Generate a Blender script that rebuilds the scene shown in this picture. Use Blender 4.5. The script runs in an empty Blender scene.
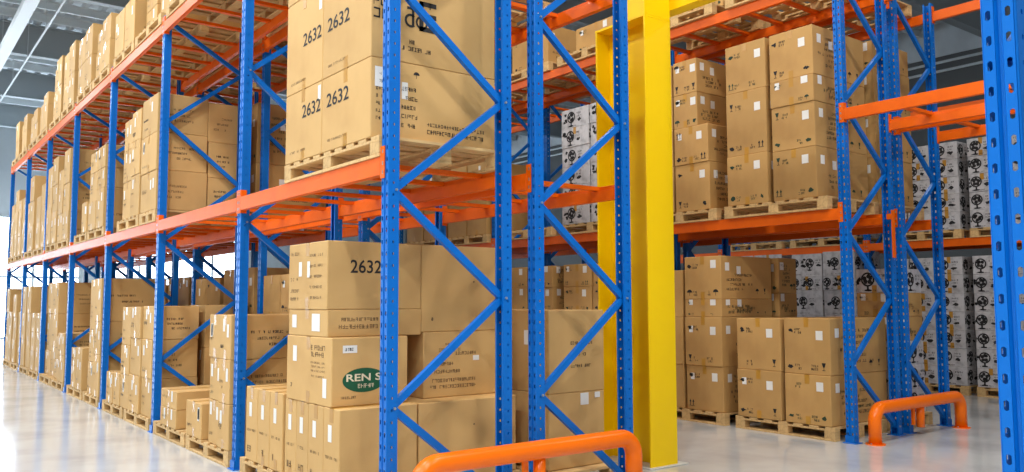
import bpy, math, random
from mathutils import Vector, Matrix
R = random.Random(7)
SC = bpy.context.scene
COL = SC.collection

# ------------------------------------------------------------------ camera
cam_d = bpy.data.cameras.new('camera'); cam = bpy.data.objects.new('camera', cam_d); COL.objects.link(cam)
F_PX = 837.76
cam_d.sensor_width = 36.0; cam_d.lens = F_PX / 1024 * 36.0; cam_d.clip_end = 200
_a, _b, _r = [math.radians(v) for v in (52.647, 4.491, -0.154)]
fw = Vector((math.cos(_a)*math.cos(_b), math.sin(_a)*math.cos(_b), math.sin(_b)))
rt = Vector((math.sin(_a), -math.cos(_a), 0)); up = rt.cross(fw)
rt2 = math.cos(_r)*rt + math.sin(_r)*up; up2 = -math.sin(_r)*rt + math.cos(_r)*up
M = Matrix((rt2, up2, -fw)).transposed().to_4x4(); M.translation = Vector((-2.646, -4.829, 1.5))
cam.matrix_world = M
SC.camera = cam

# ------------------------------------------------------------------ exposure, world
SC.view_settings.view_transform = 'Standard'; SC.view_settings.look = 'None'
SC.view_settings.gamma = 1.0; SC.view_settings.use_curve_mapping = False
SC.view_settings.exposure = -0.86
W = bpy.data.worlds.new('world'); SC.world = W; W.use_nodes = True
W.node_tree.nodes['Background'].inputs[0].default_value = (0.93, 0.97, 1.0, 1)
W.node_tree.nodes['Background'].inputs[1].default_value = 0.65

# ------------------------------------------------------------------ materials
def lin(c):
    return tuple(((v/255)/12.92 if v/255 <= .04045 else ((v/255+.055)/1.055)**2.4) for v in c) + (1,)
def mat(name, rgb, rough=.6, metal=0, noise=0, nscale=8, dark=None, rand=0, bump=0, spec=.5, emit=None, stretch=None, coat=0):
    m = bpy.data.materials.new(name); m.use_nodes = True
    nt = m.node_tree; N = nt.nodes; K = nt.links; p = N['Principled BSDF']
    p.inputs['Base Color'].default_value = lin(rgb); p.inputs['Roughness'].default_value = rough
    p.inputs['Metallic'].default_value = metal; p.inputs['Specular IOR Level'].default_value = spec
    p.inputs['Coat Weight'].default_value = coat
    if emit:
        p.inputs['Emission Color'].default_value = lin(emit[0]); p.inputs['Emission Strength'].default_value = emit[1]
    src = None
    if noise:
        tc = N.new('ShaderNodeTexCoord'); mp = N.new('ShaderNodeMapping'); no = N.new('ShaderNodeTexNoise')
        K.new(tc.outputs['Object'], mp.inputs[0]); K.new(mp.outputs[0], no.inputs[0])
        if stretch: mp.inputs['Scale'].default_value = stretch
        no.inputs['Scale'].default_value = nscale; no.inputs['Detail'].default_value = 6
        mx = N.new('ShaderNodeMixRGB'); mx.inputs[1].default_value = lin(rgb)
        mx.inputs[2].default_value = lin(dark or tuple(v*.7 for v in rgb))
        rp = N.new('ShaderNodeValToRGB'); rp.color_ramp.elements[0].position = .45; rp.color_ramp.elements[1].position = .75
        rp.color_ramp.elements[1].color = (noise, noise, noise, 1)
        K.new(no.outputs[0], rp.inputs[0]); K.new(rp.outputs[0], mx.inputs[0]); src = mx.outputs[0]
        if bump:
            bp = N.new('ShaderNodeBump'); bp.inputs['Strength'].default_value = bump; bp.inputs['Distance'].default_value = .01
            K.new(no.outputs[0], bp.inputs['Height']); K.new(bp.outputs[0], p.inputs['Normal'])
    if rand:
        oi = N.new('ShaderNodeObjectInfo'); hs = N.new('ShaderNodeHueSaturation'); mr = N.new('ShaderNodeMapRange')
        mr.inputs['To Min'].default_value = 1-rand; mr.inputs['To Max'].default_value = 1+rand
        K.new(oi.outputs['Random'], mr.inputs['Value']); K.new(mr.outputs[0], hs.inputs['Value'])
        if src: K.new(src, hs.inputs['Color'])
        else: hs.inputs['Color'].default_value = lin(rgb)
        src = hs.outputs[0]
    if src: K.new(src, p.inputs['Base Color'])
    return m
M_BLUE = mat('blue_paint', (0, 106, 196), .36, noise=.35, nscale=3, dark=(0, 86, 166), stretch=(1, 1, .4), spec=.28)
M_ORG = mat('orange_paint', (240, 102, 0), .42, noise=.5, nscale=5, dark=(214, 80, 0), spec=.3)
M_ORG2 = mat('guard_orange', (255, 116, 0), .28, noise=.3, nscale=4, dark=(240, 100, 0), spec=.35)
M_YEL = mat('yellow_paint', (255, 210, 0), .4, noise=.25, nscale=1.2, dark=(244, 194, 0), spec=.3)
M_BOX = mat('cardboard', (205, 163, 101), .75, noise=.55, nscale=2.2, dark=(184, 141, 82), rand=.07, bump=.15)
M_BOXC = mat('darker_cardboard', (192, 148, 86), .78, noise=.6, nscale=2.6, dark=(166, 122, 68), rand=.07, bump=.15)
M_TAPE = mat('packing_tape', (188, 136, 52), .3, rand=.05)
M_WHITE = mat('label_paper', (232, 228, 220), .6)
M_INK = mat('black_ink', (28, 26, 26), .7)
M_INK2 = mat('faded_ink', (120, 92, 58), .8)
M_INK3 = mat('dark_green_ink', (34, 58, 38), .7)
M_GREEN = mat('green_print', (12, 84, 52), .6)
M_CREAM = mat('cream_print', (226, 214, 180), .6)
M_WBOX = mat('white_carton', (196, 192, 192), .7, noise=.8, nscale=11, dark=(140, 136, 136), rand=.05)
M_WOOD = mat('pallet_wood', (214, 176, 118), .75, noise=.7, nscale=6, dark=(172, 130, 80), rand=.12, stretch=(1, 6, 6), bump=.3)
M_STEEL = mat('bolt_steel', (190, 190, 190), .3, metal=.8)
M_FLOOR = mat('polished_concrete', (206, 206, 204), .11, noise=.85, nscale=1.3, dark=(176, 176, 175), spec=.9)
_n = M_FLOOR.node_tree; _no = _n.nodes.new('ShaderNodeTexNoise'); _no.inputs['Scale'].default_value = 2.4; _no.inputs['Detail'].default_value = 8
_mr = _n.nodes.new('ShaderNodeMapRange'); _mr.inputs['To Min'].default_value = .05; _mr.inputs['To Max'].default_value = .24
_n.links.new(_n.nodes['Texture Coordinate'].outputs['Object'], _no.inputs[0]); _n.links.new(_no.outputs[0], _mr.inputs['Value']); _n.links.new(_mr.outputs[0], _n.nodes['Principled BSDF'].inputs['Roughness'])
M_CEIL = mat('roof_deck', (205, 212, 216), .55, metal=0, noise=.4, nscale=1)
M_GIRD = mat('girder_paint', (165, 174, 178), .55)
M_PURL = mat('galvanised_purlin', (215, 222, 224), .45)
M_PIPE = mat('white_pipe', (205, 212, 214), .4)
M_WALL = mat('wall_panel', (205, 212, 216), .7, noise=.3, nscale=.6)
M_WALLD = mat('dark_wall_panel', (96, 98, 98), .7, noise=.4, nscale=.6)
M_GLASS = mat('daylit_pane', (235, 245, 255), .3, emit=((225, 240, 255), 14.0))
M_LAMP = mat('lamp_lens', (255, 252, 240), .3, emit=((255, 247, 232), 10.0))
M_CONC = mat('grout', (205, 203, 196), .8, noise=.5, nscale=9)

# ------------------------------------------------------------------ mesh helper
class MB:
    def __init__(s): s.v = []; s.f = []; s.m = []
    def add(s, vs, fs, m=0):
        n = len(s.v); s.v += [tuple(v) for v in vs]
        for f in fs: s.f.append(tuple(i+n for i in f)); s.m.append(m)
    def box(s, a, b, m=0, c=0.0):
        (x0, y0, z0), (x1, y1, z1) = a, b
        if c <= 0:
            vs = [(x, y, z) for x in (x0, x1) for y in (y0, y1) for z in (z0, z1)]
            s.add(vs, [(0, 1, 3, 2), (4, 6, 7, 5), (0, 4, 5, 1), (2, 3, 7, 6), (0, 2, 6, 4), (1, 5, 7, 3)], m); return
        vs = []; idx = {}
        for i, (x, sx) in enumerate(((x0, 1), (x1, -1))):
            for j, (y, sy) in enumerate(((y0, 1), (y1, -1))):
                for k, (z, sz) in enumerate(((z0, 1), (z1, -1))):
                    for ax, p in enumerate(((x, y+sy*c, z+sz*c), (x+sx*c, y, z+sz*c), (x+sx*c, y+sy*c, z))):
                        idx[i, j, k, ax] = len(vs); vs.append(p)
        fs = []
        for i in (0, 1): fs.append([idx[i, 0, 0, 0], idx[i, 0, 1, 0], idx[i, 1, 1, 0], idx[i, 1, 0, 0]])
        for j in (0, 1): fs.append([idx[0, j, 0, 1], idx[1, j, 0, 1], idx[1, j, 1, 1], idx[0, j, 1, 1]])
        for k in (0, 1): fs.append([idx[0, 0, k, 2], idx[0, 1, k, 2], idx[1, 1, k, 2], idx[1, 0, k, 2]])
        for i in (0, 1):
            for j in (0, 1): fs.append([idx[i, j, 0, 0], idx[i, j, 1, 0], idx[i, j, 1, 1], idx[i, j, 0, 1]])
            for k in (0, 1): fs.append([idx[i, 0, k, 0], idx[i, 1, k, 0], idx[i, 1, k, 2], idx[i, 0, k, 2]])
        for j in (0, 1):
            for k in (0, 1): fs.append([idx[0, j, k, 1], idx[1, j, k, 1], idx[1, j, k, 2], idx[0, j, k, 2]])
        for i in (0, 1):
            for j in (0, 1):
                for k in (0, 1): fs.append([idx[i, j, k, 0], idx[i, j, k, 1], idx[i, j, k, 2]])
        s.add(vs, fs, m)
    def tube(s, pts, r, n=12, cap=True):
        pts = [Vector(p) for p in pts]; rings = []
        for i, p in enumerate(pts):
            d = (pts[min(i+1, len(pts)-1)] - pts[max(i-1, 0)]).normalized()
            a = d.orthogonal().normalized() if i == 0 else (prev - d*prev.dot(d)).normalized()
            prev = a; b = d.cross(a)
            rings.append([p + r*(math.cos(2*math.pi*k/n)*a + math.sin(2*math.pi*k/n)*b) for k in range(n)])
        vs = [v for q in rings for v in q]; fs = []
        for i in range(len(pts)-1):
            for k in range(n): fs.append((i*n+k, i*n+(k+1) % n, (i+1)*n+(k+1) % n, (i+1)*n+k))
        if cap: fs += [tuple(range(n))[::-1], tuple((len(pts)-1)*n+k for k in range(n))]
        s.add(vs, fs)
    def mesh(s, name, mats, smooth=False, fix=True):
        me = bpy.data.meshes.new(name); me.from_pydata(s.v, [], s.f); me.update()
        for m in (mats if isinstance(mats, (list, tuple)) else [mats]): me.materials.append(m)
        if any(s.m):
            for p, m in zip(me.polygons, s.m): p.material_index = m
        if fix:
            import bmesh
            bm = bmesh.new(); bm.from_mesh(me); bmesh.ops.recalc_face_normals(bm, faces=bm.faces); bm.to_mesh(me); bm.free()
        if smooth:
            for p in me.polygons: p.use_smooth = True
        return me
    def build(s, name, mats, parent=None, smooth=False, loc=(0, 0, 0), fix=True):
        return obj(name, s.mesh(name, mats, smooth, fix), parent, loc)
def obj(name, me, parent=None, loc=(0, 0, 0), rz=0):
    o = bpy.data.objects.new(name, me); COL.objects.link(o); o.location = loc; o.rotation_euler = (0, 0, rz)
    if parent: o.parent = parent
    return o
def tag(o, label=None, cat=None, group=None, kind=None):
    if label: o['label'] = label
    if cat: o['category'] = cat
    if group: o['group'] = group
    if kind: o['kind'] = kind
    return o
def NUM(n):
    A_ = 'zero one two three four five six seven eight nine ten eleven twelve thirteen fourteen fifteen sixteen seventeen eighteen nineteen'.split()
    return A_[n] if n < 20 else ['twenty', 'thirty', 'forty'][n//10-2] + ('-'+A_[n % 10] if n % 10 else '')
ORD = ['first', 'second', 'third', 'fourth', 'fifth', 'sixth', 'seventh', 'eighth', 'ninth', 'tenth', 'eleventh']

# ------------------------------------------------------------------ setting
b = MB(); b.add([(-14, -14, 0), (24, -14, 0), (24, 36, 0), (-14, 36, 0)], [(0, 1, 2, 3)])
tag(b.build('floor', M_FLOOR), kind='structure')
CZ = 9.3
b = MB()   # corrugated roof deck, ribs along y
x = -14.0
while x < 24:
    b.add([(x, -14, CZ), (x+.2, -14, CZ), (x+.2, 36, CZ), (x, 36, CZ)], [(0, 1, 2, 3)])
    b.add([(x+.2, -14, CZ), (x+.26, -14, CZ-.07), (x+.26, 36, CZ-.07), (x+.2, 36, CZ)], [(0, 1, 2, 3)])
    b.add([(x+.26, -14, CZ-.07), (x+.34, -14, CZ-.07), (x+.34, 36, CZ-.07), (x+.26, 36, CZ-.07)], [(0, 1, 2, 3)])
    b.add([(x+.34, -14, CZ-.07), (x+.4, -14, CZ), (x+.4, 36, CZ), (x+.34, 36, CZ-.07)], [(0, 1, 2, 3)])
    x += .4
tag(b.build('ceiling', M_CEIL, fix=False), kind='structure')
# end wall with daylit openings
b = MB()
b.box((-14, 36, 5.2), (24, 36.25, CZ)); b.box((-14, 36, 0), (-12.5, 36.25, 5.2)); b.box((12, 36, 0), (24, 36.25, 5.2))
b.box((-3.4, 36, 0), (-2.6, 36.25, 5.2)); b.box((4.6, 36, 0), (5.4, 36.25, 5.2))
tag(b.build('wall_back', M_WALL), kind='structure')
for i, (xa, xb) in enumerate(((-12.5, -3.4), (-2.6, 4.6), (5.4, 12))):
    b = MB(); b.box((xa, 36.05, 0), (xb, 36.1, 5.2)); w = b.build('window_%d' % (i+1), M_GLASS); tag(w, kind='structure')
    b = MB(); n = 4
    for k in range(n+1):
        xx = xa + (xb-xa)*k/n; b.box((xx-.05, 35.98, 0), (xx+.05, 36.05, 5.2))
    for z in (.05, 2.6, 5.15): b.box((xa, 35.99, z-.05), (xb, 36.04, z+.05))
    b.build('window_frame', M_PIPE, w)
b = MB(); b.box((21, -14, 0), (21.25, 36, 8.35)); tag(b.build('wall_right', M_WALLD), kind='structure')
b = MB(); b.box((20.96, -14, 8.35), (21.2, 36, CZ)); tag(b.build('trim_right', M_CEIL), kind='structure')
b = MB(); b.box((-14.25, -14, 0), (-14, 36, CZ)); tag(b.build('wall_left', M_WALL), kind='structure')

# roof steel
GY = [4.6, 10.2, 15.8, 21.4, 27.0, 32.6, -1.0, -6.6]
GW = {4.6: 'second', 10.2: 'third', 15.8: 'fourth', 21.4: 'fifth', 27.0: 'sixth', 32.6: 'seventh', -1.0: 'first', -6.6: 'camera-side'}
for y in GY:
    b = MB(); b.box((-14, y-.01, 8.35), (21, y+.01, 9.2)); b.box((-14, y-.12, 8.33), (21, y+.12, 8.36)); b.box((-14, y-.12, 9.18), (21, y+.12, 9.21))
    tag(b.build('roof_girder', M_GIRD), 'dark grey roof girder crossing the hall, %s one counted from the near rack ends' % GW[y], 'girder', 'roof girders')
k = 0; y = -5.6
while y < 36:
    if all(abs(y-g) > .35 for g in GY):
        b = MB(); b.box((-14, y-.03, 9.0), (21, y+.03, 9.04)); b.box((-14, y-.006, 9.04), (21, y+.006, 9.2)); b.box((-14, y-.05, 9.2), (21, y+.05, 9.22))
        k += 1; tag(b.build('roof_purlin', M_PURL), 'galvanised roof purlin, number %s from the camera side of the hall' % NUM(k), 'purlin', 'roof purlins')
    y += 1.12
b = MB()
b.box((-.28, -8, 8.05), (-.02, 24, 8.11)); b.box((-.28, -8, 8.11), (-.26, 24, 8.2)); b.box((-.04, -8, 8.11), (-.02, 24, 8.2))
for y in range(-7, 24, 4): b.box((-.16, y, 8.1), (-.14, y+.02, CZ-.05))
tag(b.build('cable_tray', M_PIPE), 'white cable tray hung under the roof along the left aisle', 'cable tray')
b = MB(); b.tube([(.45, -8, 8.15), (.45, 35.9, 8.15)], .025, 8)
for y in range(-6, 35, 3): b.tube([(.45, y, 8.15), (.45, y, CZ-.06)], .008, 6)
tag(b.build('conduit', M_PIPE), 'thin white conduit running along the roof above the left rack row', 'pipe')
for z, lab in ((8.15, 'upper'), (7.9, 'lower')):
    b = MB(); b.tube([(20.85, -14, z), (20.85, 36, z)], .04, 8)
    for y in range(-12, 36, 4): b.box((20.85, y, z-.03), (21.0, y+.06, z+.03))
    tag(b.build('wall_pipe', M_PIPE), '%s of two pale pipes along the dark right-hand wall' % lab, 'pipe', 'pipes on the far wall')

# ------------------------------------------------------------------ lamps
def lamp(x, y, power, lab):
    o = bpy.data.objects.new('high_bay_light', None); COL.objects.link(o); o.location = (x, y, 8.5)
    tag(o, lab, 'lamp', 'high bay lamps')
    b = MB(); n = 20
    prof = [(.05, .30), (.09, .30), (.1, .16), (.14, .12), (.24, .0), (.25, 0)]
    vs = [(r*math.cos(2*math.pi*k/n), r*math.sin(2*math.pi*k/n), z) for r, z in prof for k in range(n)]
    fs = [(i*n+k, i*n+(k+1) % n, (i+1)*n+(k+1) % n, (i+1)*n+k) for i in range(len(prof)-1) for k in range(n)]
    b.add(vs, fs); b.tube([(0, 0, .3), (0, 0, .74)], .012, 6); b.build('housing', M_GIRD, o, True)
    b = MB(); b.add([(.23*math.cos(2*math.pi*k/n), .23*math.sin(2*math.pi*k/n), .015) for k in range(n)], [tuple(range(n))])
    b.build('lens', M_LAMP, o)
    l = bpy.data.lights.new('lamp_light', 'AREA'); l.shape = 'DISK'; l.size = .6; l.energy = power; l.color = (.93, .97, 1.0) if x < 0 else (1, .965, .91)
    lo = bpy.data.objects.new('lamp_light', l); COL.objects.link(lo); lo.parent = o; lo.location = (0, 0, -.02)
LP = [(-1.9, -7.5, 420), (-1.9, -3.2, 470), (-2.2, 1.5, 440), (-2.6, 7, 380), (-2.6, 13, 500), (-2.4, 19, 700), (-2.4, 26, 900),
      (-6.5, -6.0, 700), (-6.5, -1.0, 800), (-6.5, 4.0, 700), (-6.5, 10.0, 600),  # added lamp lane out of view, brightens rack faces along the left aisle
      (2.6, -7.0, 330), (3.4, -2.6, 360), (4.2, 2.2, 190), (4.2, 5.0, 110), (9.4, -2.4, 150), (9.5, 3.2, 60)]
for i, (x, y, p) in enumerate(LP):
    zone = lambda v: 'far left side as added fill' if v < -5 else ('left aisle' if v < 0 else ('middle aisle' if v < 6 else 'far aisle'))
    a = zone(x); j = [q for q in LP if zone(q[0]) == a].index((x, y, p))
    lamp(x, y, p, 'round high bay lamp above the %s, %s from near end' % (a, ORD[j]))

# ------------------------------------------------------------------ racking
PIT = .0781
def strip(b, p0, p1, H, hw, hh, z0=.06, rows=None):
    """vertical sheet strip from p0 to p1 (x,y) with a column of slots in its middle"""
    p0 = Vector((p0[0], p0[1], 0)); p1 = Vector((p1[0], p1[1], 0)); d = (p1-p0); w = d.length; d.normalize()
    n = int((H-z0)/PIT)
    P = lambda s, z: p0 + d*s + Vector((0, 0, z))
    b.add([P(0, 0), P(w, 0), P(w, z0), P(0, z0)], [(0, 1, 2, 3)])
    top = z0+n*PIT
    b.add([P(0, top), P(w, top), P(w, H), P(0, H)], [(0, 1, 2, 3)])
    for i in range(n):
        za = z0+i*PIT; zb = za+PIT; zc = (za+zb)/2; c = w/2
        o = [(0, za), (c, za), (w, za), (w, zc), (w, zb), (c, zb), (0, zb), (0, zc)]
        q = hw*.55; r = hh*.72
        h = [(c-q, zc-hh), (c, zc-hh), (c+q, zc-hh), (c+hw, zc), (c+q, zc+hh), (c, zc+hh), (c-q, zc+hh), (c-hw, zc)]
        h = [(c-hw, zc-r), (c, zc-hh), (c+hw, zc-r), (c+hw, zc), (c+hw, zc+r), (c, zc+hh), (c-hw, zc+r), (c-hw, zc)]
        b.add([P(*v) for v in o] + [P(*v) for v in h], [(k, (k+1) % 8, 8+(k+1) % 8, 8+k) for k in range(8)])
def wallstrip(b, p0, p1, H): b.add([(p0[0], p0[1], 0), (p1[0], p1[1], 0), (p1[0], p1[1], H), (p0[0], p0[1], H)], [(0, 1, 2, 3)])
UW, UD = .096, .082
def upright_mesh(H):
    b = MB()
    wallstrip(b, (UD, .02), (UD, 0), H)
    wallstrip(b, (UD, 0), (UD-.03, 0), H); strip(b, (UD-.03, 0), (UD-.012-.045, 0), H, .006, .009); wallstrip(b, (UD-.057, 0), (.004, 0), H); wallstrip(b, (.004, 0), (0, .004), H)
    strip(b, (0, .004), (0, .036), H, .0075, .016)
    wallstrip(b, (0, .036), (.012, .042), H); wallstrip(b, (.012, .042), (.012, .054), H); wallstrip(b, (.012, .054), (0, .060), H)
    strip(b, (0, .060), (0, .092), H, .0075, .016)
    wallstrip(b, (0, .092), (.004, UW), H); wallstrip(b, (.004, UW), (UD-.057, UW), H); strip(b, (UD-.057, UW), (UD-.03, UW), H, .006, .009); wallstrip(b, (UD-.03, UW), (UD, UW), H)
    wallstrip(b, (UD, UW), (UD, UW-.02), H)
    return b.mesh('upright', M_BLUE, fix=False)
UPM = {}
def upright_of(H):
    if H not in UPM: UPM[H] = upright_mesh(H)
    return UPM[H]
b = MB(); b.box((-.03, -.03, 0), (.11, .125, .008), c=.003); b.box((-.012, -.004, .008), (-.004, .1, .08)); FOOTM = b.mesh('foot_plate', M_BLUE)
b = MB(); b.tube([(0, 0, 0), (0, -.012, 0)], .009, 8); BOLTM = b.mesh('bolt', M_STEEL)
def brace_mesh(L):
    b = MB(); b.box((0, -.02, -.024), (L, -.014, .024)); b.box((0, -.014, -.024), (L, .02, -.019)); b.box((0, -.014, .019), (L, .02, .024))
    return b.mesh('brace', M_BLUE)
BRM = {}
def frame(x0, x1, y, H, lab, bolts=False, thick=False, lean=None):
    o = bpy.data.objects.new('rack_ladder', None); COL.objects.link(o); o.location = (x0, y, 0)
    tag(o, lab, 'rack', 'blue rack ladders')
    W_ = x1-x0
    u = obj('upright', upright_of(H), o); v = obj('upright', upright_of(H), o, (W_, UW, 0), math.pi)
    if thick:
        md = u.modifiers.new('thickness', 'SOLIDIFY'); md.thickness = .003
    obj('foot_plate', FOOTM, o); obj('foot_plate', FOOTM, o, (W_, UW, 0), math.pi)
    xa, xb = UD-.024, W_-UD+.024
    pts = []; z = .1; s = 1
    while z < H-.05:
        pts.append((xb if s > 0 else xa, z)); z += .7135; s = -s
    if H-pts[-1][1] > .3: pts.append((xb if s > 0 else xa, H-.06))
    for i in range(len(pts)-1):
        (xp, zp), (xq, zq) = pts[i], pts[i+1]
        if xp > xq: xp, zp, xq, zq = xq, zq, xp, zp
        L = math.hypot(xq-xp, zq-zp); key = round(L, 3)
        if key not in BRM: BRM[key] = brace_mesh(L)
        c = obj('brace', BRM[key], o, (xp, UW/2, zp)); c.rotation_euler = (0, -math.atan2(zq-zp, xq-xp), 0)
    if bolts:
        for (px, pz) in pts: obj('bolt', BOLTM, u if px < W_/2 else o, (px, 0, pz))
    return o
CONM = {}
def connector_mesh(left):   # plate hooked on the upright face; local origin = upright edge, beam going to +y when left
    b = MB(); s = 1 if left else -1
    ys = sorted((-s*.05, 0)); b.box((-.007, ys[0], -.15), (-.001, ys[1], .065))
    ys = sorted((s*.001, s*.006)); b.box((-.007, ys[0], -.15), (.05, ys[1], .065))
    for z in (-.11, -.05, .03): b.box((-.010, -s*.03-.006, z-.012), (-.007, -s*.03+.006, z+.012), 1)
    return b.mesh('beam_connector', [M_ORG, M_STEEL])
CONM[True] = connector_mesh(True); CONM[False] = connector_mesh(False)
BMM = {}
def beam(xf, side, ya, yb, z, lab, group):
    """side=-1: beam on aisle face looking -x (upright face at xf); side=+1: on the rear face"""
    L = yb-ya; key = round(L, 3)
    if key not in BMM:
        b = MB(); b.box((-.008, .006, -.125), (.027, L-.006, 0), c=.003); b.box((.027, .006, -.125), (.044, L-.006, -.035), c=.002)
        BMM[key] = b.mesh('load_beam', M_ORG)
    if side < 0: o = obj('load_beam', BMM[key], None, (xf, ya, z))
    else: o = obj('load_beam', BMM[key], None, (xf, yb, z), math.pi)
    tag(o, lab, 'beam', group)
    obj('beam_connector', CONM[True], o); obj('beam_connector', CONM[False], o, (0, L, 0))
    return o
def crossbar(xa, xb, y, z, lab, group):
    key = ('cb', round(xb-xa, 3))
    if key not in BMM:
        L = xb-xa
        b = MB(); b.box((0, -.03, -.034), (L, .03, -.028)); b.box((0, -.03, -.028), (L, -.025, 0)); b.box((0, .025, -.028), (L, .03, 0)); b.box((0, -.03, -.004), (L, .03, 0))
        BMM[key] = b.mesh('crossbar', M_ORG)
    tag(obj('crossbar', BMM[key], None, (xa, y, z)), lab, 'crossbar', group)
LV = {'L1': 'middle shelf', 'L2': 'top shelf', 'T': 'bridge'}
def level(row, x0, x1, ya, yb, z, lv, bay, bars=5, front=True, rear=True):
    rn = row
    if front: beam(x0, -1, ya, yb, z, 'orange beam on the camera side, %s, %s bay, %s' % (LV[lv], bay, rn), 'orange load beams')
    if rear: beam(x1, 1, ya, yb, z, 'orange beam on the rear side, %s, %s bay, %s' % (LV[lv], bay, rn), 'orange load beams')
    for i in range(bars):
        y = ya + (yb-ya)*(i+.5)/bars
        crossbar(x0+.028, x1-.028, y, z, 'orange crossbar, %s one, %s, %s bay, %s' % (ORD[i], LV[lv], bay, rn), 'orange crossbars')
RN = {'A1': 'left rack row', 'A2': 'inner rack row', 'C1': 'right rack row', 'C2': 'right rear rack row', 'D1': 'far rack row'}
RX = {'A1': (.02, 1.04), 'A2': (1.26, 2.26), 'C1': (5.64, 6.62), 'C2': (6.78, 7.76), 'D1': (11.25, 12.2)}
LA = 2.77; LC = 3.2; HU = 4.96
for r in ('A1', 'A2'):
    x0, x1 = RX[r]
    for k in range(8):
        frame(x0, x1, k*LA, HU, 'blue bolted rack frame, %s from the near end of %s' % (ORD[k], RN[r]), bolts=k < 2)
    for k in range(7):
        ya, yb = k*LA+UW, (k+1)*LA
        level(RN[r], x0, x1, ya, yb, 2.47, 'L1', ORD[k], 5 if (r == 'A1' or k < 4) else 3)
        level(RN[r], x0, x1, ya, yb, 4.13 if (r == 'A2' and k == 0) else 4.88, 'L2', ORD[k], 5)
for r in ('C1', 'C2'):
    x0, x1 = RX[r]
    for k in range(-1, 4):
        frame(x0, x1, (.1+k*LC) if k >= 0 else -3.76, 5.2, 'blue rack frame of the %s, %s' % (RN[r], 'carrying the near bridge ends' if k < 0 else ORD[k]+' beyond the crossing aisle'), bolts=k == 0)
    for k in range(3):
        ya, yb = .1+k*LC+UW, .1+(k+1)*LC
        level(RN[r], x0, x1, ya, yb, 2.5, 'L1', ORD[k], 6)
        level(RN[r], x0, x1, ya, yb, 5.1, 'L2', ORD[k], 6)
    level(RN[r], x0, x1, -3.76+UW, .1, 3.58, 'T', 'crossing aisle', 4)
    beam(x1, 1, -3.76+UW, .1, 5.1, 'dark orange beam on the rear side above the bridge, %s' % RN[r], 'orange load beams')
for k in range(5):
    frame(*RX['D1'], -3.35+k*LC, 5.2, 'blue rack frame of the %s, %s from the near end' % (RN['D1'], ORD[k]))
for k in range(4):
    ya, yb = -3.35+k*LC+UW, -3.35+(k+1)*LC
    level(RN['D1'], *RX['D1'], ya, yb, 2.5, 'L1', ORD[k], 5)
    level(RN['D1'], *RX['D1'], ya, yb, 4.9, 'L2', ORD[k], 0)
frame(.02, 1.04, -3.805, HU, 'blue slotted rack frame standing close to the camera at the right edge', thick=True)

# ------------------------------------------------------------------ pallets
PM = {}
def pallet_meshes(w, d):
    key = (round(w, 2), round(d, 2))
    if key in PM: return PM[key]
    b = MB(); n = max(5, int(w/.17)); bw = .115
    for i in range(n):
        y = (w-bw)*i/(n-1); b.box((0, y, .124), (d, y+bw, .145), c=.002)
    for x in (0, d/2-.05, d-.1): b.box((x, 0, .104), (x+.1, w, .124), c=.002)
    deck = b.mesh('deck', M_WOOD)
    b = MB(); b.box((0, 0, .022), (.1, .13, .104), c=.003); blk = b.mesh('block', M_WOOD)
    b = MB(); b.box((0, 0, 0), (.1, w, .022), c=.002); bb = b.mesh('base_board', M_WOOD)
    PM[key] = (deck, blk, bb); return PM[key]
PAL = {}
def pallet(r, lv, bay, y0, y1, x0=None, x1=None, z=None, lab=None):
    rx = RX[r]
    if x0 is None: x0 = rx[0]-.02
    if x1 is None: x1 = x0 + 1.06
    if z is None: z = ZB[r, lv] - .147
    w = y1-y0; d = x1-x0
    deck, blk, bb = pallet_meshes(w, d)
    o = bpy.data.objects.new('wooden_pallet', None); COL.objects.link(o); o.location = (x0, y0, z+.0005)
    key = (r, lv, bay); PAL[key] = PAL.get(key, 0)+1
    lvn = {'G': 'on the floor', 'L1': 'on the middle shelf', 'L2': 'on the top shelf'}[lv]
    tag(o, lab or 'wooden pallet %s, %s of the %s bay, %s' % (lvn, ORD[PAL[key]-1], ORD[bay], RN[r]), 'pallet', 'wooden pallets')
    obj('deck', deck, o)
    for x in (0, d/2-.05, d-.1):
        obj('base_board', bb, o, (x, 0, 0))
        for y in (0, w/2-.065, w-.13): obj('block', blk, o, (x, y, 0))
    return o
ZB = {}
for r in RX:
    ZB[r, 'G'] = .147
    ZB[r, 'L1'] = (2.47 if r[0] == 'A' else 2.5) + .147
    ZB[r, 'L2'] = (4.88 if r[0] == 'A' else (5.1 if r[0] == 'C' else 4.9)) + .147

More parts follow.
